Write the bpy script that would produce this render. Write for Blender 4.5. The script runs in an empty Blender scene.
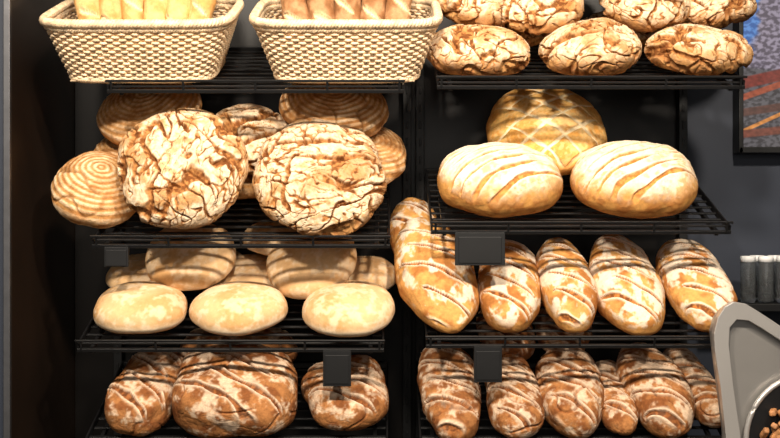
import bpy, math, numpy as np
from mathutils import Matrix, Vector
rng = np.random.RandomState(7)
sc = bpy.context.scene
sc.view_settings.view_transform = 'Standard'
sc.view_settings.look = 'None'
sc.view_settings.exposure = 0.0

# ------------------------------------------------------------------ noise
_perm = rng.permutation(256); _perm = np.concatenate([_perm, _perm, _perm])
_g = rng.normal(size=(256, 3)); _g /= np.linalg.norm(_g, axis=1)[:, None]
def pn(p):
    i = np.floor(p).astype(int); f = p - i; i &= 255
    u = f * f * f * (f * (f * 6 - 15) + 10)
    r = 0
    for dx in (0, 1):
        for dy in (0, 1):
            for dz in (0, 1):
                h = _perm[_perm[_perm[(i[:, 0] + dx) & 255] + ((i[:, 1] + dy) & 255)] + ((i[:, 2] + dz) & 255)]
                g = _g[h]
                d = (g * (f - np.array([dx, dy, dz]))).sum(1)
                w = (u[:, 0] if dx else 1 - u[:, 0]) * (u[:, 1] if dy else 1 - u[:, 1]) * (u[:, 2] if dz else 1 - u[:, 2])
                r = r + d * w
    return r * 1.5
def fbm(p, o=3):
    r = 0; a = 1
    for k in range(o):
        r = r + a * pn(p * (2.03 ** k) + 17.3 * k); a *= .5
    return r
def sst(a, b, x):
    t = np.clip((x - a) / (b - a), 0, 1); return t * t * (3 - 2 * t)
def mix(a, b, t):
    return a + (b - a) * t[:, None]

# ------------------------------------------------------------------ cube sphere
def cube_sphere(n):
    t = np.tan(np.linspace(-math.pi / 4, math.pi / 4, n + 1))
    U, V = np.meshgrid(t, t, indexing='ij'); U = U.ravel(); V = V.ravel(); O = np.ones_like(U)
    pts = []; faces = []
    for k, (a, b, c) in enumerate([(O, U, V), (-O, V, U), (V, O, U), (U, -O, V), (U, V, O), (V, U, -O)]):
        pts.append(np.stack([a, b, c], 1))
        idx = np.arange((n + 1) ** 2).reshape(n + 1, n + 1) + k * (n + 1) ** 2
        faces.append(np.stack([idx[:-1, :-1], idx[1:, :-1], idx[1:, 1:], idx[:-1, 1:]], -1).reshape(-1, 4))
    P = np.concatenate(pts); F = np.concatenate(faces)
    P /= np.linalg.norm(P, axis=1)[:, None]
    _, first, inv = np.unique(np.round(P, 6), axis=0, return_index=True, return_inverse=True)
    return P[first], inv.ravel()[F]
CS = {60: cube_sphere(60), 80: cube_sphere(80), 110: cube_sphere(110)}

def np_mesh(name, V, F, col=None, smooth=True):
    me = bpy.data.meshes.new(name)
    me.vertices.add(len(V)); me.vertices.foreach_set('co', np.ascontiguousarray(V, dtype=np.float32).ravel())
    me.loops.add(F.size); me.loops.foreach_set('vertex_index', F.astype(np.int32).ravel())
    me.polygons.add(len(F))
    me.polygons.foreach_set('loop_start', np.arange(0, F.size, F.shape[1], dtype=np.int32))
    me.polygons.foreach_set('use_smooth', np.full(len(F), smooth))
    me.update(calc_edges=True); me.validate()
    if col is not None:
        a = me.color_attributes.new('Col', 'FLOAT_COLOR', 'POINT')
        c = np.concatenate([np.clip(col, 0, 1), np.ones((len(col), 1))], 1)
        a.data.foreach_set('color', c.astype(np.float32).ravel())
    return me

# ------------------------------------------------------------------ materials
def newmat(name):
    m = bpy.data.materials.new(name); m.use_nodes = True
    return m, m.node_tree, m.node_tree.nodes['Principled BSDF']
def simple(name, col, rough=.5, metal=0, noise=0, nscale=8, bump=0, **kw):
    m, nt, b = newmat(name)
    b.inputs['Roughness'].default_value = rough; b.inputs['Metallic'].default_value = metal
    tc = nt.nodes.new('ShaderNodeTexCoord'); nz = nt.nodes.new('ShaderNodeTexNoise')
    nz.inputs['Scale'].default_value = nscale; nz.inputs['Detail'].default_value = 4
    nt.links.new(tc.outputs['Object'], nz.inputs['Vector'])
    r = nt.nodes.new('ShaderNodeValToRGB')
    r.color_ramp.elements[0].position = .3; r.color_ramp.elements[1].position = .7
    r.color_ramp.elements[0].color = tuple(c * (1 - noise) for c in col) + (1,)
    r.color_ramp.elements[1].color = tuple(min(1, c * (1 + noise)) for c in col) + (1,)
    nt.links.new(nz.outputs['Fac'], r.inputs['Fac']); nt.links.new(r.outputs['Color'], b.inputs['Base Color'])
    if bump:
        bp = nt.nodes.new('ShaderNodeBump'); bp.inputs['Strength'].default_value = bump
        bp.inputs['Distance'].default_value = .002
        nt.links.new(nz.outputs['Fac'], bp.inputs['Height']); nt.links.new(bp.outputs['Normal'], b.inputs['Normal'])
    for k, v in kw.items(): b.inputs[k].default_value = v
    return m
def crust(name, rough=.6, fine=.25, bump=.5, scale=160):
    m, nt, b = newmat(name)
    at = nt.nodes.new('ShaderNodeAttribute'); at.attribute_name = 'Col'
    tc = nt.nodes.new('ShaderNodeTexCoord')
    n1 = nt.nodes.new('ShaderNodeTexNoise'); n1.inputs['Scale'].default_value = scale; n1.inputs['Detail'].default_value = 6
    n1.inputs['Roughness'].default_value = .7
    nt.links.new(tc.outputs['Object'], n1.inputs['Vector'])
    mr = nt.nodes.new('ShaderNodeMapRange')
    mr.inputs['From Min'].default_value = .3; mr.inputs['From Max'].default_value = .7
    mr.inputs['To Min'].default_value = 1 - fine; mr.inputs['To Max'].default_value = 1 + fine
    nt.links.new(n1.outputs['Fac'], mr.inputs['Value'])
    vm = nt.nodes.new('ShaderNodeVectorMath'); vm.operation = 'SCALE'
    nt.links.new(at.outputs['Color'], vm.inputs[0]); nt.links.new(mr.outputs['Result'], vm.inputs['Scale'])
    nt.links.new(vm.outputs['Vector'], b.inputs['Base Color'])
    bp = nt.nodes.new('ShaderNodeBump'); bp.inputs['Strength'].default_value = bump; bp.inputs['Distance'].default_value = .003
    nt.links.new(n1.outputs['Fac'], bp.inputs['Height']); nt.links.new(bp.outputs['Normal'], b.inputs['Normal'])
    b.inputs['Roughness'].default_value = rough
    b.inputs['Specular IOR Level'].default_value = .15
    return m
M_RUST = crust('crust_rustic', .85, .28, .8, 110)
M_GOLD = crust('crust_golden', .75, .2, .6, 110)
M_SOFT = crust('crust_soft', .85, .10, .3, 90)
M_BLACK = simple('shelf_black_metal', (.005, .005, .0055), .45, 0, .2, 20, **{'Specular IOR Level': .35})
M_PANEL = simple('black_laminate', (.005, .0042, .0038), .35, 0, .3, 3, **{'Specular IOR Level': .25})
M_BROWN = simple('dark_brown_laminate', (.018, .010, .006), .35, 0, .35, 3)
M_SLATE = simple('slate_wall_paint', (.018, .024, .040), .6, 0, .06, 5, .1)
M_METAL = simple('brushed_aluminium', (.18, .18, .19), .4, .9, .1, 40)
M_WICK = simple('wicker', (.74, .56, .36), .6, 0, .28, 60, .3)
M_FLOOR = simple('floor_tile', (.22, .20, .18), .4, 0, .15, 4)
M_CEIL = simple('ceiling_paint', (.5, .48, .45), .8, 0, .03, 4)
M_BEIGE = simple('machine_enamel', (.50, .48, .46), .28, .6, .05, 6)
M_GREY = simple('machine_side_panel', (.34, .325, .31), .3, .6, .08, 6)
M_WHITE = simple('white_plastic', (.75, .75, .75), .4, 0, .03, 10)
M_GLASS = simple('clear_glass', (.80, .83, .85), .06, 0, 0, 5, 0, **{'Transmission Weight': .96, 'IOR': 1.35})
M_ORANGE = simple('toasted_crusts', (.36, .16, .06), .6, 0, .5, 50, .6)

# ------------------------------------------------------------------ mesh builder
class MB:
    def __init__(s): s.v = []; s.f = []; s.mi = []
    def box(s, c, d, R=None, mi=0, bev=0):
        c = Vector(c); x, y, z = [k / 2 for k in d]; o = len(s.v)
        for sx in (-1, 1):
            for sy in (-1, 1):
                for sz in (-1, 1):
                    p = Vector((sx * x, sy * y, sz * z))
                    if R: p = R @ p
                    s.v.append(tuple(c + p))
        for q in ((0, 1, 3, 2), (4, 6, 7, 5), (0, 4, 5, 1), (2, 3, 7, 6), (0, 2, 6, 4), (1, 5, 7, 3)):
            s.f.append([o + k for k in q]); s.mi.append(mi)
    def prism(s, poly, y0, y1, mi=0):
        o = len(s.v); n = len(poly)
        for y in (y0, y1):
            for (x, z) in poly: s.v.append((x, y, z))
        s.f.append([o + k for k in range(n)]); s.mi.append(mi)
        s.f.append([o + n + k for k in reversed(range(n))]); s.mi.append(mi)
        for k in range(n):
            j = (k + 1) % n; s.f.append([o + k, o + n + k, o + n + j, o + j]); s.mi.append(mi)
    def tube(s, P, r, closed=False, seg=6, mi=0):
        P = np.asarray(P, float); n = len(P)
        T = np.roll(P, -1, 0) - np.roll(P, 1, 0)
        if not closed: T[0] = P[1] - P[0]; T[-1] = P[-1] - P[-2]
        T /= np.linalg.norm(T, axis=1)[:, None] + 1e-12
        ref = np.tile([0, 0, 1.], (n, 1)); bad = np.abs(T[:, 2]) > .9; ref[bad] = [0, 1., 0]
        A = np.cross(T, ref); A /= np.linalg.norm(A, axis=1)[:, None]; B = np.cross(T, A)
        o = len(s.v)
        for i in range(n):
            for k in range(seg):
                a = 2 * math.pi * k / seg
                s.v.append(tuple(P[i] + r * (math.cos(a) * A[i] + math.sin(a) * B[i])))
        for i in range(n if closed else n - 1):
            j = (i + 1) % n
            for k in range(seg):
                l = (k + 1) % seg
                s.f.append([o + i * seg + k, o + i * seg + l, o + j * seg + l, o + j * seg + k]); s.mi.append(mi)
        if not closed:
            s.f.append([o + k for k in range(seg)]); s.mi.append(mi)
            s.f.append([o + (n - 1) * seg + k for k in reversed(range(seg))]); s.mi.append(mi)
    def rev(s, prof, c=(0, 0, 0), seg=32, mi=0):
        o = len(s.v); n = len(prof)
        for k in range(seg):
            a = 2 * math.pi * k / seg
            for (r, z) in prof: s.v.append((c[0] + r * math.cos(a), c[1] + r * math.sin(a), c[2] + z))
        for k in range(seg):
            l = (k + 1) % seg
            for i in range(n - 1):
                s.f.append([o + k * n + i, o + l * n + i, o + l * n + i + 1, o + k * n + i + 1]); s.mi.append(mi)
    def obj(s, name, mats, smooth=False, bevel=0, loc=(0, 0, 0), rot=(0, 0, 0)):
        me = bpy.data.meshes.new(name); me.from_pydata(s.v, [], s.f)
        for m in mats: me.materials.append(m)
        me.polygons.foreach_set('material_index', s.mi)
        me.polygons.foreach_set('use_smooth', [smooth] * len(me.polygons)); me.update()
        o = bpy.data.objects.new(name, me); sc.collection.objects.link(o)
        o.location = loc; o.rotation_euler = rot
        if bevel:
            b = o.modifiers.new('bevel', 'BEVEL'); b.width = bevel; b.segments = 3; b.limit_method = 'ANGLE'
        return o

# ------------------------------------------------------------------ layout
K = .0022                      # shelf grid unit (m)
TILT = math.radians(20); ST, CT = math.sin(TILT), math.cos(TILT)
def gx(u, d=0): return (u - 390) * K * (1 + d * CT / 2.5)
def gz(v): return 1.5 - (v - 219) * K
# name: (u0, u1, front slat height)
SH = {'1L': (107, 404, gz(88)), '1R': (437, 745, gz(84)), '2L': (92, 390, gz(243)), '2R': (431, 731, gz(229)),
      '3L': (77, 384, gz(347)), '3R': (426, 733, gz(343)), '4L': (80, 388, gz(452)), '4R': (420, 733, gz(452))}
DEP = .42
HOLD = {'2L': [(105, 24, 20)], '2R': [(455, 50, 33)], '3L': [(323, 28, 36)], '3R': [(474, 28, 36)]}
for k, (u0, u1, zf) in SH.items():
    x0, x1 = gx(u0), gx(u1); xc = (x0 + x1) / 2; w = x1 - x0
    b = MB()
    n = 10
    for i in range(n):
        b.box((0, .025 + i * (DEP - .05) / (n - 1), -.002), (w - .01, .009, .004))
    for sx in (-1, 1):
        b.box((sx * (w / 2 - .03), DEP / 2, -.010), (.008, DEP, .012))
        b.box((sx * (w / 2 - .002), DEP / 2, -.001), (.004, DEP, .018))
    b.box((0, -.004, .017), (w + .004, .005, .005))            # stop rail
    for i in range(5):
        b.box(((i - 2) * (w - .02) / 4, -.003, .004), (.005, .004, .024))
    b.box((0, 0, -.007), (w, .008, .008))
    b.box((0, DEP, -.006), (w, .012, .024))
    for (hu, hw, hh) in HOLD.get(k, []):
        cx = gx(hu + hw / 2) - xc
        R = Matrix.Rotation(-TILT, 3, 'X')
        b.box((cx, -.012, -.006 - hh * K / 2), (hw * K, .012, hh * K), R)
        b.box((cx, -.019, -.006 - hh * K / 2), (hw * K * .86, .003, hh * K * .8), R)
    b.obj('display_shelf', [M_BLACK], loc=(xc, 0, zf), rot=(TILT, 0, 0), bevel=.001)

YB = .50
def boxobj(name, x0, x1, y0, y1, z0, z1, mats, bevel=0):
    b = MB(); b.box(((x0 + x1) / 2, (y0 + y1) / 2, (z0 + z1) / 2), (x1 - x0, y1 - y0, z1 - z0)); return b.obj(name, mats, bevel=bevel)
boxobj('floor', -3, 3, -4.2, YB + .1, -.05, 0, [M_FLOOR])
boxobj('ceiling', -3, 3, -4.2, YB + .1, 3.2, 3.25, [M_CEIL])
boxobj('wall_back', -3, 3, YB + .02, YB + .1, 0, 3.2, [M_SLATE])
boxobj('wall_left', -3, -.838, -.02, YB + .02, 0, 3.2, [M_SLATE])
XR = (686 - 390) * K * (2.5 + YB) / 2.5
boxobj('trim_1', -.838, -.832, -.02, YB + .018, 0, 3.2, [M_BROWN])
boxobj('trim_2', -.840, -.826, -.032, -.02, 0, 3.2, [M_METAL], .001)
boxobj('back_panel', -.831, XR, YB, YB + .02, 0, 3.2, [M_PANEL])
boxobj('baseboard_right', XR + .002, 3, YB, YB + .02, 0, .1, [M_BLACK])
# uprights
for u in (118, 407, 420, 683):
    xx = (u - 390) * K * (2.5 + YB - .03) / 2.5
    b = MB(); b.box((xx, YB - .02, 1.95), (.022, .03, 2.4))
    for i in range(50): b.box((xx, YB - .0365, .8 + i * .045), (.006, .003, .02))
    b.obj('shelf_upright', [M_BLACK], bevel=.002)
# base cabinet
b = MB(); b.box((-.03, .24, .4), (1.55, .46, .66)); b.box((-.03, .26, .04), (1.5, .4, .08))
for i in range(4): b.box((-.03 + (i - 1.5) * .385, .003, .4), (.375, .016, .62)); b.box((-.03 + (i - 1.5) * .385, -.012, .62), (.14, .012, .012))
b.obj('base_cabinet', [M_PANEL], bevel=.003)

# ------------------------------------------------------------------ loaves
C = lambda *a: np.array(a, float)
def slashes(x, y, q, r, sp, slope, w, l, wd0, half=.36):
    a = y + x * slope + .006 * pn(q * 1.6) + .0015 * pn(q * 6) + r.uniform(0, sp)
    kk = np.round(a / sp); d = a - kk * sp
    sh = .10 * w * np.sin(kk * 2.7 + slope * 9)
    env = np.sqrt(np.clip(1 - ((x + sh) / (w * half)) ** 2, 0, 1)) * (np.abs(kk * sp) < l * .46)
    wd = wd0 * (1 + .8 * pn(q * 2 + 3)) * env
    m = sst(1.2, .7, np.abs(d) / (wd + 1e-4)) * (wd > .0008)
    lip = sst(2.6, 1.2, np.abs(d) / (wd + 1e-4)) * (1 - m) * (wd > .0008)
    return m, lip
def loaf(kind, w, l, t, seed, res):
    r = np.random.RandomState(seed); off = r.uniform(-40, 40, 3)
    D = CS[res][0]
    e = {'batard': 2.5, 'baguette': 2.4, 'block': 3.0, 'torpedo': 2.2, 'dark': 2.4, 'soft': 2.25}.get(kind, 2.15)
    s = (np.abs(D[:, 0]) ** e + np.abs(D[:, 1]) ** e + np.abs(D[:, 2]) ** e) ** (-1 / e)
    P = D * s[:, None]
    H = C(w / 2, l / 2, t / 2)
    pos = P * H
    if kind in ('batard', 'torpedo', 'baguette'):
        tp = 1 - (.12 if kind == 'batard' else .22) * np.abs(P[:, 1]) ** 2.5; pos[:, 0] *= tp; pos[:, 2] *= tp
    N = P / H; N /= np.linalg.norm(N, axis=1)[:, None]
    low = pos[:, 2] < 0
    pos[low, 2] *= (.62 if kind == 'soft' else .78)
    q = pos / .1 + off
    n1 = fbm(q * .9, 2); n2 = fbm(q * 3.1, 3); n3 = fbm(q * 9, 3)
    disp = (.011 if kind in ('cracked', 'block', 'dark') else .008) * n1 + .0015 * n2
    up = sst(-.35, .45, P[:, 2]); x, y = pos[:, 0], pos[:, 1]
    gam = 1.30
    if kind == 'cracked':
        gam = 1.38
        th = r.uniform(0, math.pi)
        wv = q + .20 * np.stack([pn(q * 1.1), pn(q * 1.1 + 9), pn(q * 1.1 + 31)], 1) + .035 * np.stack([pn(q * 6), pn(q * 6 + 9), pn(q * 6 + 31)], 1)
        def aniso(th, k):
            a = wv.copy(); a[:, 0] = (math.cos(th) * wv[:, 0] + math.sin(th) * wv[:, 1]) * k
            a[:, 1] = -math.sin(th) * wv[:, 0] + math.cos(th) * wv[:, 1]; return a
        a = aniso(th, .28); b2 = aniso(th + .8, .35); b3 = aniso(th - .6, .35)
        def tear(p, wd, thin, bias=.4):
            k = pn(p * .8 + 50); ww = wd * np.clip(bias + 1.5 * k, 0, 1.3)
            return np.clip(1 - np.abs(pn(p)) / (ww + thin), 0, 1) * sst(-.02, .06, ww)
        c1 = tear(a * 1.9, .17, .006, .65); c2 = tear(b2 * 2.6 + 5, .14, .006, .5); c3 = tear(b3 * 4.6 + 3, .13, .01, .5); c4 = tear(a * 7.5 + 13, .14, .01, .4)
        cr = np.clip(np.maximum(np.maximum(np.maximum(c1, .95 * c2), .75 * c3), .5 * c4), 0, 1.2)
        disp += -.010 * sst(0, .7, c1) - .008 * sst(0, .7, c2) - .0035 * sst(0, .9, c3) - .0012 * c4 + .005 + .0008 * n3
        fl = mix(C(.84, .71, .55), C(.68, .49, .30), sst(-.15, .45, n3 * .5 + n2 * .6))
        fl = mix(fl, C(.56, .35, .17), sst(.1, .6, n1 + .5 * n2) * .75)
        br = mix(C(.54, .30, .13), C(.27, .12, .045), sst(-.25, .35, n3 + .5 * (cr - .5)))
        col = mix(fl, br, sst(.04, .42, cr + .10 * n3))
        side = mix(C(.56, .34, .16), C(.38, .19, .08), sst(-.4, .5, n2))
        col = mix(side, col, sst(-.1, 1.0, up + .5 * n2))
    elif kind == 'spiral':
        rr = np.sqrt((x * 1.0) ** 2 + y ** 2) + .004 * n1
        zz = rr + .35 * (t / 2 - pos[:, 2])
        ring = .5 + .5 * np.sin(zz * 2 * math.pi / .0135)
        disp += .0018 * (ring - .5)
        c1 = np.clip(1 - np.abs(pn(q * 1.2)) / .07, 0, 1) * sst(0, .5, n1 + .2)
        disp -= .005 * c1
        fl = mix(C(.82, .65, .46), C(.70, .48, .29), sst(-.3, .4, n2))
        br = mix(C(.58, .34, .15), C(.44, .23, .09), sst(-.3, .4, n2))
        col = mix(br, fl, sst(.25, .75, ring) * np.clip(.6 + n1 + .5 * n3, .1, 1)); col = mix(col, br * .7, c1)
    elif kind == 'scored':
        m, lip = slashes(x, y, q, r, .036, -.55, w, l, .0055, .50)
        top = sst(.0, .3, P[:, 2]); m *= top; lip *= top
        disp += -.0045 * m + .002 + .0015 * lip + .0012 * n3 * m
        side = mix(C(.66, .38, .14), C(.50, .24, .08), sst(-.3, .4, n2))
        fl = mix(C(.88, .77, .62), C(.66, .43, .22), sst(-.15, .45, n2 * .7 + .6 * n1 + .4 * n3))
        fl = mix(fl, C(.86, .75, .60), np.clip(P[:, 2], 0, 1) ** 2 * .5)
        fl = mix(fl, C(.90, .80, .66), lip * .8)
        sl = mix(C(.64, .36, .13), C(.46, .22, .07), sst(-.3, .4, n3))
        col = mix(side, mix(fl, sl, m), sst(.0, .6, P[:, 2] + .3 * n2))
    elif kind == 'cross':
        m1, l1 = slashes(x, y, q, r, .062, .75, w, l, .0055, .44); m2, l2 = slashes(x, y, q, r, .062, -.75, w, l, .0055, .44)
        m = np.maximum(m1, m2) * sst(.1, .35, P[:, 2])
        disp += -.004 * m + .002
        side = mix(C(.76, .44, .15), C(.60, .29, .09), sst(-.3, .4, n2))
        fl = mix(C(.88, .58, .23), C(.78, .44, .14), sst(-.4, .4, n2)); fl = mix(fl, C(.92, .72, .42), sst(.0, .4, n3 + n1) * .5)
        col = mix(side, mix(fl, C(.95, .82, .58) + 0 * fl, m), sst(-.05, .45, P[:, 2] + .25 * n2))
    elif kind == 'soft':
        disp = .0045 * n1 + .0006 * n2
        col = mix(C(.76, .54, .32), C(.66, .42, .21), sst(-.3, .5, n1 + .4 * n2))
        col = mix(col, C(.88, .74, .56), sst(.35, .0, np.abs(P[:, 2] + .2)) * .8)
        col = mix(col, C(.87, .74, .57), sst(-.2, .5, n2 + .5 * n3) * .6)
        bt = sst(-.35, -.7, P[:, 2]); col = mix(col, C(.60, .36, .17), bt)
    elif kind in ('batard', 'torpedo', 'baguette'):
        sp = {'batard': .058, 'torpedo': .070, 'baguette': .075}[kind]
        m, lip = slashes(x, y, q, r, sp, r.uniform(.55, .85), w, l, .0056, .38)
        top = sst(.1, .4, P[:, 2]); m *= top; lip *= top
        disp += -.004 * m + .002 * lip + .001 * up
        gold = mix(C(.70, .41, .16), C(.48, .23, .08), sst(-.4, .5, n2 + n1))
        if kind == 'baguette':
            col = mix(C(.78, .56, .29), C(.66, .41, .17), sst(-.4, .5, n2)) if seed % 2 == 0 else mix(C(.52, .33, .19), C(.34, .18, .085), sst(-.4, .5, n2))
            col = mix(col, C(.84, .68, .46), np.maximum(m, lip * .5))
        else:
            st = q.copy(); st[:, 1] *= .6
            f = sst(-.14, .25, fbm(st * 2.6 + 4, 4) + .25 * P[:, 2] - .10 + (.0 if kind == 'batard' else -.18) + .3 * n3 - .1) * sst(-.1, .4, P[:, 2])
            f = np.maximum(f * .85, lip * .9)
            col = mix(gold, C(.86, .77, .65), f)
            col = mix(col, mix(C(.50, .24, .08), C(.25, .10, .035), sst(-.3, .3, n3)), m)
    elif kind in ('dark', 'block'):
        gam = 1.42
        st = q.copy(); st[:, 0] *= .6
        c1 = np.clip(1 - np.abs(pn(st * 1.4)) / .06, 0, 1) * sst(-.1, .3, n1); c2 = np.clip(1 - np.abs(pn(st * 4.4 + 5)) / .07, 0, 1) * .5
        m, lip = slashes(x, y, q, r, .062, r.uniform(.5, .8), w, l, .0068, .44)
        top = sst(.1, .4, P[:, 2]); m *= top; lip *= top
        disp += -.005 * c1 - .002 * c2 - .006 * m + .0025 * lip
        f = sst(-.2, .4, fbm(q * 2.6 + 4, 4) + .25 * P[:, 2] - .2 + .4 * n3)
        br = mix(C(.48, .26, .12), C(.32, .15, .065), sst(-.3, .4, n2))
        f = np.maximum(f * .72, lip * .85)
        col = mix(br, C(.82, .70, .57), f); col = mix(col, mix(C(.40, .19, .08), C(.20, .085, .035), sst(-.2, .3, n3)), np.clip(.8 * c1 + .5 * c2 + m, 0, 1) * .9)
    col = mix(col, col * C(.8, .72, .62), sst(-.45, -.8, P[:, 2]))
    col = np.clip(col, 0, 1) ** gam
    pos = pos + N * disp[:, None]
    return pos, col

NM = {'cracked': 'rustic_round_loaf', 'spiral': 'banneton_round_loaf', 'scored': 'scored_round_loaf', 'cross': 'golden_round_loaf',
      'soft': 'flat_bread_roll', 'batard': 'batard_loaf', 'torpedo': 'torpedo_loaf', 'baguette': 'baguette', 'dark': 'dark_rye_loaf', 'block': 'country_block_loaf'}
MT = {'cracked': M_RUST, 'spiral': M_RUST, 'scored': M_GOLD, 'cross': M_GOLD, 'soft': M_SOFT, 'batard': M_GOLD, 'torpedo': M_GOLD, 'baguette': M_GOLD, 'dark': M_RUST, 'block': M_RUST}
seed = [100]
def put(sh, kind, u, d, h, w, l, t, lean=0, rz=0, ry=0, sd=None):
    seed[0] += 1; s_ = sd if sd is not None else seed[0]
    res = 110 if (w > .21 and kind in ('cracked', 'scored', 'cross', 'block')) else (80 if kind in ('batard', 'torpedo', 'dark') else 60)
    V, col = loaf(kind, w, l, t, s_, res)
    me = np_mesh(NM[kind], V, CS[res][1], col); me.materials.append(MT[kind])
    o = bpy.data.objects.new(NM[kind], me); sc.collection.objects.link(o)
    zf = SH[sh][2]
    M = Matrix.Translation((gx(u, d), 0, zf)) @ Matrix.Rotation(TILT, 4, 'X') @ Matrix.Translation((0, d, h))
    M = M @ Matrix.Rotation(math.radians(ry), 4, 'Y') @ Matrix.Rotation(math.radians(lean), 4, 'X') @ Matrix.Rotation(math.radians(rz), 4, 'Z')
    o.matrix_world = M
    return o

# top right pile
for a in [(477, .12, .045, .230, .22, .108, 0, 10, 2), (588, .12, .050, .238, .23, .120, 0, 80, -3), (694, .12, .047, .228, .22, .108, 0, 140, 3),
          (474, .27, .130, .17, .21, .11, 5, 30, 6), (533, .25, .130, .21, .22, .11, 12, 200, -4), (640, .25, .135, .225, .21, .115, 14, 60, 5), (706, .30, .115, .2, .2, .11, 0, 15, -6),
          (505, .35, .05, .22, .2, .1, 0, 33), (620, .35, .05, .22, .2, .1, 0, 33), (585, .30, .205, .21, .22, .11, 5, 90), (494, .32, .22, .20, .21, .11, 5, 90), (670, .33, .22, .22, .22, .11, 5, 0)]:
    put('1R', 'cracked', *a)
# left second shelf
put('2L', 'cracked', 186, .09, .14, .278, .278, .12, 48, 20)
put('2L', 'cracked', 320, .12, .115, .310, .28, .13, 34, 110)
put('2L', 'spiral', 103, .15, .075, .21, .24, .12, 20, 0, 12)
put('2L', 'spiral', 156, .31, .215, .25, .24, .11, 20, 0, -8)
put('2L', 'cracked', 253, .27, .155, .2, .22, .1, 30, 60)
put('2L', 'spiral', 335, .31, .225, .255, .24, .11, 20, 0, 5)
put('2L', 'spiral', 370, .26, .12, .18, .22, .1, 15, 0, 5)
put('2L', 'spiral', 150, .32, .11, .25, .22, .1); put('2L', 'spiral', 330, .33, .05, .25, .22, .1)
put('2L', 'spiral', 160, .32, .04, .25, .2, .09); put('2L', 'spiral', 250, .31, .05, .24, .22, .1); put('2L', 'spiral', 320, .33, .14, .25, .22, .1)
# right second shelf
put('2R', 'scored', 498, .130, .066, .28, .25, .160, 6, 0, 0)
put('2R', 'scored', 631, .130, .066, .285, .25, .160, 6, 0, 0)
put('2R', 'cross', 543, .33, .130, .285, .27, .15, 30, 0)
# left third shelf
for a in [(143, .11, .038, .205, .2, .115, 0, 0), (240, .11, .038, .22, .2, .112, 0, 40), (349, .11, .038, .22, .21, .115, 0, 80),
          (194, .24, .116, .215, .2, .105, 24, 0, -2), (313, .225, .110, .215, .2, .10, 30, 0, -12), (150, .30, .045, .2, .2, .08, 0, 0), (250, .30, .045, .18, .18, .08, 0, 0),
          (284, .34, .125, .19, .18, .075, 0, 0), (362, .28, .05, .17, .18, .08, 0, 0), (205, .35, .05, .2, .17, .075, 0, 0)]:
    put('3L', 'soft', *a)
# right third shelf
put('3R', 'torpedo', 434, .18, .09, .185, .37, .14, 22, 13)
put('3R', 'torpedo', 416, .345, .12, .13, .24, .11, 30, 8)
for a in [(508, .175, .063, .142, .32, .12, 14, -3), (563, .175, .063, .125, .32, .12, 15, 3), (624, .175, .063, .158, .33, .125, 15, 4), (691, .175, .063, .150, .32, .12, 14, 6)]:
    put('3R', 'batard', *a)
# bottom shelves
put('4L', 'block', 238, .14, .072, .285, .26, .155, 8, 0)
put('4L', 'block', 152, .18, .055, .155, .28, .12, 6, -14)
put('4L', 'dark', 346, .17, .055, .195, .25, .11, 5, 10)
put('4L', 'dark', 240, .36, .07, .3, .12, .12)
for a in [(449, .17, .06, .135, .32, .12, 12, 4), (512, .15, .055, .13, .28, .11, 8, 0), (569, .17, .06, .15, .30, .12, 10, -2), (612, .17, .045, .09, .28, .08, 5, 0), (652, .17, .06, .15, .31, .12, 10, 8), (692, .2, .05, .10, .28, .10, 8, 12),
          (505, .34, .13, .13, .18, .1, 20, 0), (560, .35, .135, .14, .18, .1, 20, 0)]:
    put('4R', 'dark', *a)

# ------------------------------------------------------------------ wicker baskets
def ring(a, b, n, e=5.5):
    t = np.linspace(0, 2 * math.pi, 2400, endpoint=False); c, s = np.cos(t), np.sin(t)
    P = np.stack([a * np.sign(c) * np.abs(c) ** (2 / e), b * np.sign(s) * np.abs(s) ** (2 / e)], 1)
    Q = np.vstack([P, P[:1]]); L = np.concatenate([[0], np.cumsum(np.linalg.norm(np.diff(Q, axis=0), axis=1))])
    u = np.linspace(0, L[-1], n, endpoint=False)
    R = np.stack([np.interp(u, L, Q[:, 0]), np.interp(u, L, Q[:, 1])], 1)
    T = np.roll(R, -1, 0) - np.roll(R, 1, 0); T /= np.linalg.norm(T, axis=1)[:, None]
    return R, np.stack([T[:, 1], -T[:, 0]], 1)
def basket(u, d, a0=.158, a1=.203, b0=.13, b1=.16, hh=.128):
    b = MB(); ns = 88; n = ns * 4; rows = 19
    for k in range(rows):
        f = (k + .5) / rows; R, Nn = ring(a0 + (a1 - a0) * f, b0 + (b1 - b0) * f, n)
        off = .0038 * np.sin(math.pi * np.arange(n) / 4 * 1.0 + math.pi * k)
        b.tube(np.column_stack([R + Nn * off[:, None], np.full(n, f * hh)]), .0033, True, 6)
    R0, _ = ring(a0, b0, ns); R1, _ = ring(a1, b1, ns)
    for i in range(ns):
        b.tube([(R0[i, 0], R0[i, 1], 0), (R1[i, 0], R1[i, 1], hh)], .0024, False, 5)
    for (zc, rr, rad, tw) in ((hh + .006, .006, .0055, 60), (hh - .006, .004, .004, 70), (.005, .004, .0042, 60)):
        f = zc / hh; R, Nn = ring(a0 + (a1 - a0) * f, b0 + (b1 - b0) * f, 480)
        for ph in (0, 2.1, 4.2):
            t = np.arange(480) / 480 * 2 * math.pi * tw + ph
            b.tube(np.column_stack([R + Nn * (rr * np.cos(t))[:, None], zc + rr * np.sin(t)]), rad, True, 6)
    for i in range(36):
        yy = -b0 + .01 + i * (2 * b0 - .02) / 35
        b.box((0, yy, .001), (2 * a0 - .012, .0065, .004))
    o = b.obj('wicker_basket', [M_WICK], True)
    o.matrix_world = Matrix.Translation((gx(u, d), 0, SH['1L'][2])) @ Matrix.Rotation(TILT, 4, 'X') @ Matrix.Translation((0, d, .008))
basket(150, .152); basket(348, .152)
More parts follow.
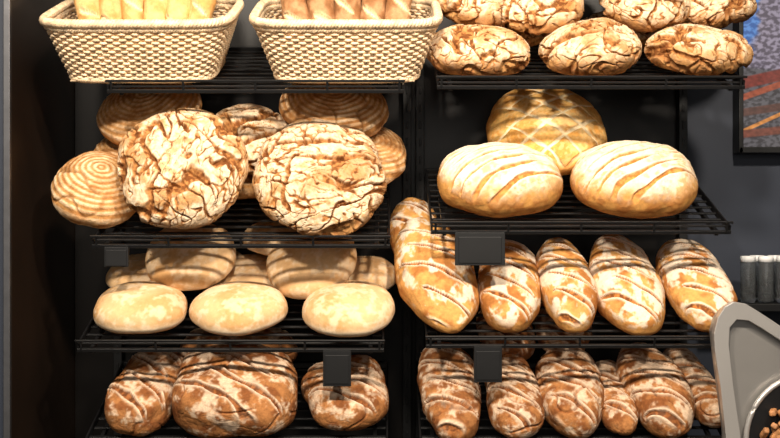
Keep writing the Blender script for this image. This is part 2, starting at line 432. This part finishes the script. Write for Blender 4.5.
for i in range(6):
    put('1L', 'baguette', 94 + i * 22.6, .13, .165, .050, .32, .052, 66, 0, (i - 2.5) * 4.0, 600 + 2 * i)
for i in range(6):
    put('1L', 'baguette', 96 + i * 22.6, .19, .172, .050, .32, .052, 66, 0, (i - 2.5) * 4.0, 620 + 2 * i)
for i in range(5):
    put('1L', 'baguette', 297 + i * 25.5, .13, .160, .058, .31, .056, 66, 0, (i - 2) * 4.5, 701 + 2 * i)
for i in range(4):
    put('1L', 'baguette', 310 + i * 25.5, .195, .168, .056, .31, .054, 66, 0, (i - 1.5) * 4.5, 721 + 2 * i)

# ------------------------------------------------------------------ wall screen
def screen():
    x0, x1, z0, z1 = .91, 1.50, 1.672, 2.13; yy = YB - .035
    b = MB(); b.box(((x0 + x1) / 2, YB - .005, (z0 + z1) / 2), (x1 - x0, .045, z1 - z0))
    b.box(((x0 + x1) / 2, yy + .004, z0 + .008), (x1 - x0, .014, .016)); b.box(((x0 + x1) / 2, yy + .004, z1 - .006), (x1 - x0, .014, .012))
    b.box((x0 + .006, yy + .004, (z0 + z1) / 2), (.012, .014, z1 - z0)); b.box((x1 - .005, yy + .004, (z0 + z1) / 2), (.010, .014, z1 - z0))
    fr = b.obj('wall_screen', [M_BLACK], bevel=.002)
    nx, nz = 300, 240
    X, Z = np.meshgrid(np.linspace(x0 + .01, x1 - .01, nx), np.linspace(z0 + .012, z1 - .012, nz), indexing='ij')
    V = np.stack([X.ravel(), np.full(X.size, yy + .003), Z.ravel()], 1)
    idx = np.arange(nx * nz).reshape(nx, nz); F = np.stack([idx[:-1, :-1], idx[1:, :-1], idx[1:, 1:], idx[:-1, 1:]], -1).reshape(-1, 4)
    x = V[:, 0]; z = V[:, 2]; p = np.stack([x * 70, z * 110, 0 * x + 3], 1); n = fbm(p, 3); nb = fbm(p * .3, 2)
    col = mix(C(.10, .08, .11), C(.34, .29, .37), sst(-.3, .4, n))
    col = mix(col, mix(C(.02, .12, .40), C(.08, .28, .70), sst(-.3, .3, n)), sst(.965, .95, x + .02 * nb + .2 * (2.0 - z)) * .9)
    low = sst(1.895, 1.885, z + .1 * (x - 1))
    ground = mix(C(.04, .035, .04), C(.12, .11, .12), sst(-.3, .3, n)); col = mix(col, ground, low)
    for (za, sl, wd, c) in ((1.872, .22, .018, C(.20, .030, .02)), (1.845, .35, .010, C(.34, .07, .03)), (1.79, .15, .012, C(.10, .04, .03)), (1.765, .45, .006, C(.65, .24, .05)), (1.73, .1, .012, C(.18, .05, .03))):
        dd = np.abs(z - (za + sl * (x - 1.0))); col = mix(col, (c + 0 * col) * (1 + .5 * n[:, None]), sst(wd, wd * .7, dd))
    me = np_mesh('display_panel', V, F, col)
    m, nt, bs = newmat('screen_picture'); at = nt.nodes.new('ShaderNodeAttribute'); at.attribute_name = 'Col'
    bs.inputs['Base Color'].default_value = (.02, .02, .02, 1); nt.links.new(at.outputs['Color'], bs.inputs['Emission Color'])
    bs.inputs['Emission Strength'].default_value = .9; bs.inputs['Roughness'].default_value = .3
    me.materials.append(m); o = bpy.data.objects.new('display_panel', me); sc.collection.objects.link(o); o.parent = fr
screen()

# ------------------------------------------------------------------ counter machine, jars
MF = .955
def P_(u, v): return ((u - 390) * K * MF, 1.5 - (v - 219) * K * MF)
b = MB()
body = [(722, 352), (720, 334), (724, 320), (731, 311), (742, 309), (756, 317), (790, 339), (850, 378), (850, 620), (736, 620), (733, 438), (727, 390)]
b.prism([P_(*q) for q in body], -.085, -.03, 1)
rim = [(716, 352), (715, 334), (719, 318), (726, 307), (735, 302), (747, 304), (760, 312), (792, 333), (850, 369), (850, 384), (790, 346), (762, 328), (750, 321), (738, 320), (731, 328), (730, 345), (735, 390), (742, 438), (746, 620), (730, 620), (727, 438), (722, 390)]
b.prism([P_(*q) for q in rim], -.105, -.085)
cc = P_(812, 440)
ts = np.linspace(0, 2 * math.pi, 60, endpoint=False)
b.tube([(cc[0] + .136 * math.cos(t), -.105, cc[1] + .136 * math.sin(t)) for t in ts], .006, True, 10, 0)
b.prism([(cc[0] + .132 * math.cos(t), cc[1] + .132 * math.sin(t)) for t in ts], -.106, -.086, 2)
mach = b.obj('bread_slicing_machine', [M_BEIGE, M_GREY, M_BLACK], bevel=.003)
zt = P_(0, 620)[1]
boxobj('side_counter', .775, 1.6, -.25, .40, 0, zt - .001, [M_PANEL], .004)
zl = gz(316)
boxobj('wall_ledge', .815, 1.4, .36, YB - .001, zl - .02, zl, [M_BLACK], .002)
def jar(x, y, z, r, h, name='lidded_glass_jar'):
    b = MB()
    b.rev([(0, 0), (r * .9, 0), (r, .006), (r, h * .84), (r * .9, h * .88), (r * .86, h * .88), (r * .94, h * .83), (r * .94, .010), (0, .008)], (0, 0, 0), 32, 0)
    b.rev([(0, h * 1.0), (r * .93, h * 1.0), (r * 1.02, h * .98), (r * 1.02, h * .87), (r * .88, h * .87), (0, h * .87)], (0, 0, 0), 32, 1)
    for zz in (.2, .45, .7): b.tube([(r * math.cos(t), r * math.sin(t), h * zz) for t in np.linspace(0, 2 * math.pi, 28, endpoint=False)], .0012, True, 5, 0)
    b.obj(name, [M_GLASS, M_WHITE], True, loc=(x, y, z))
for (u, y) in ((748, .40), (766, .40), (784, .40), (757, .455), (775, .455)):
    jar((u - 390) * K * (2.5 + y) / 2.5, y, zl + .001, .019, .118)
b = MB(); rr = np.random.RandomState(3)
for i in range(110):
    t = rr.uniform(0, 2 * math.pi); q = .115 * math.sqrt(rr.uniform()); R = Matrix.Rotation(rr.uniform(0, 3), 3, 'Y') @ Matrix.Rotation(rr.uniform(0, 3), 3, 'Z')
    b.box((cc[0] + q * math.cos(t), -.122, cc[1] - .012 + q * math.sin(t)), (.030, .014, .012), R)
b.obj('toasted_bread_crusts', [M_ORANGE], bevel=.004)

# ------------------------------------------------------------------ lights
def spot(x, y, z, tx, ty, tz, e, col=(1, .88, .73), size=75, rad=.09):
    l = bpy.data.lights.new('ceiling_spot', 'SPOT'); l.energy = e; l.color = col; l.spot_size = math.radians(size); l.spot_blend = .6; l.shadow_soft_size = rad
    o = bpy.data.objects.new('ceiling_spot', l); sc.collection.objects.link(o); o.location = (x, y, z)
    o.rotation_euler = (Vector((tx, ty, tz)) - Vector((x, y, z))).to_track_quat('-Z', 'Y').to_euler()
for x in (-.8, 0, .8):
    spot(x, -1.85, 2.95, x * .7, .15, 1.25, 205)
spot(0, -.75, 3.1, 0, .2, 1.7, 30)
l = bpy.data.lights.new('room_fill', 'AREA'); l.shape = 'RECTANGLE'; l.size = 3; l.size_y = 1.2; l.energy = 18; l.color = (1, .93, .84)  # soft fill added behind the camera, stands in for unseen room lighting
o = bpy.data.objects.new('room_fill', l); sc.collection.objects.link(o); o.location = (0, -3.2, 2.1); o.rotation_euler = (math.radians(78), 0, 0)
w = bpy.data.worlds.new('World'); sc.world = w; w.use_nodes = True
w.node_tree.nodes['Background'].inputs[0].default_value = (.9, .85, .8, 1); w.node_tree.nodes['Background'].inputs[1].default_value = .10

cam = bpy.data.cameras.new('camera'); cam.sensor_width = 36; cam.lens = 2.5 / (780 * K) * 36
co = bpy.data.objects.new('camera', cam); sc.collection.objects.link(co)
co.location = (0, -2.5, 1.5); co.rotation_euler = (math.radians(90), 0, 0); sc.camera = co
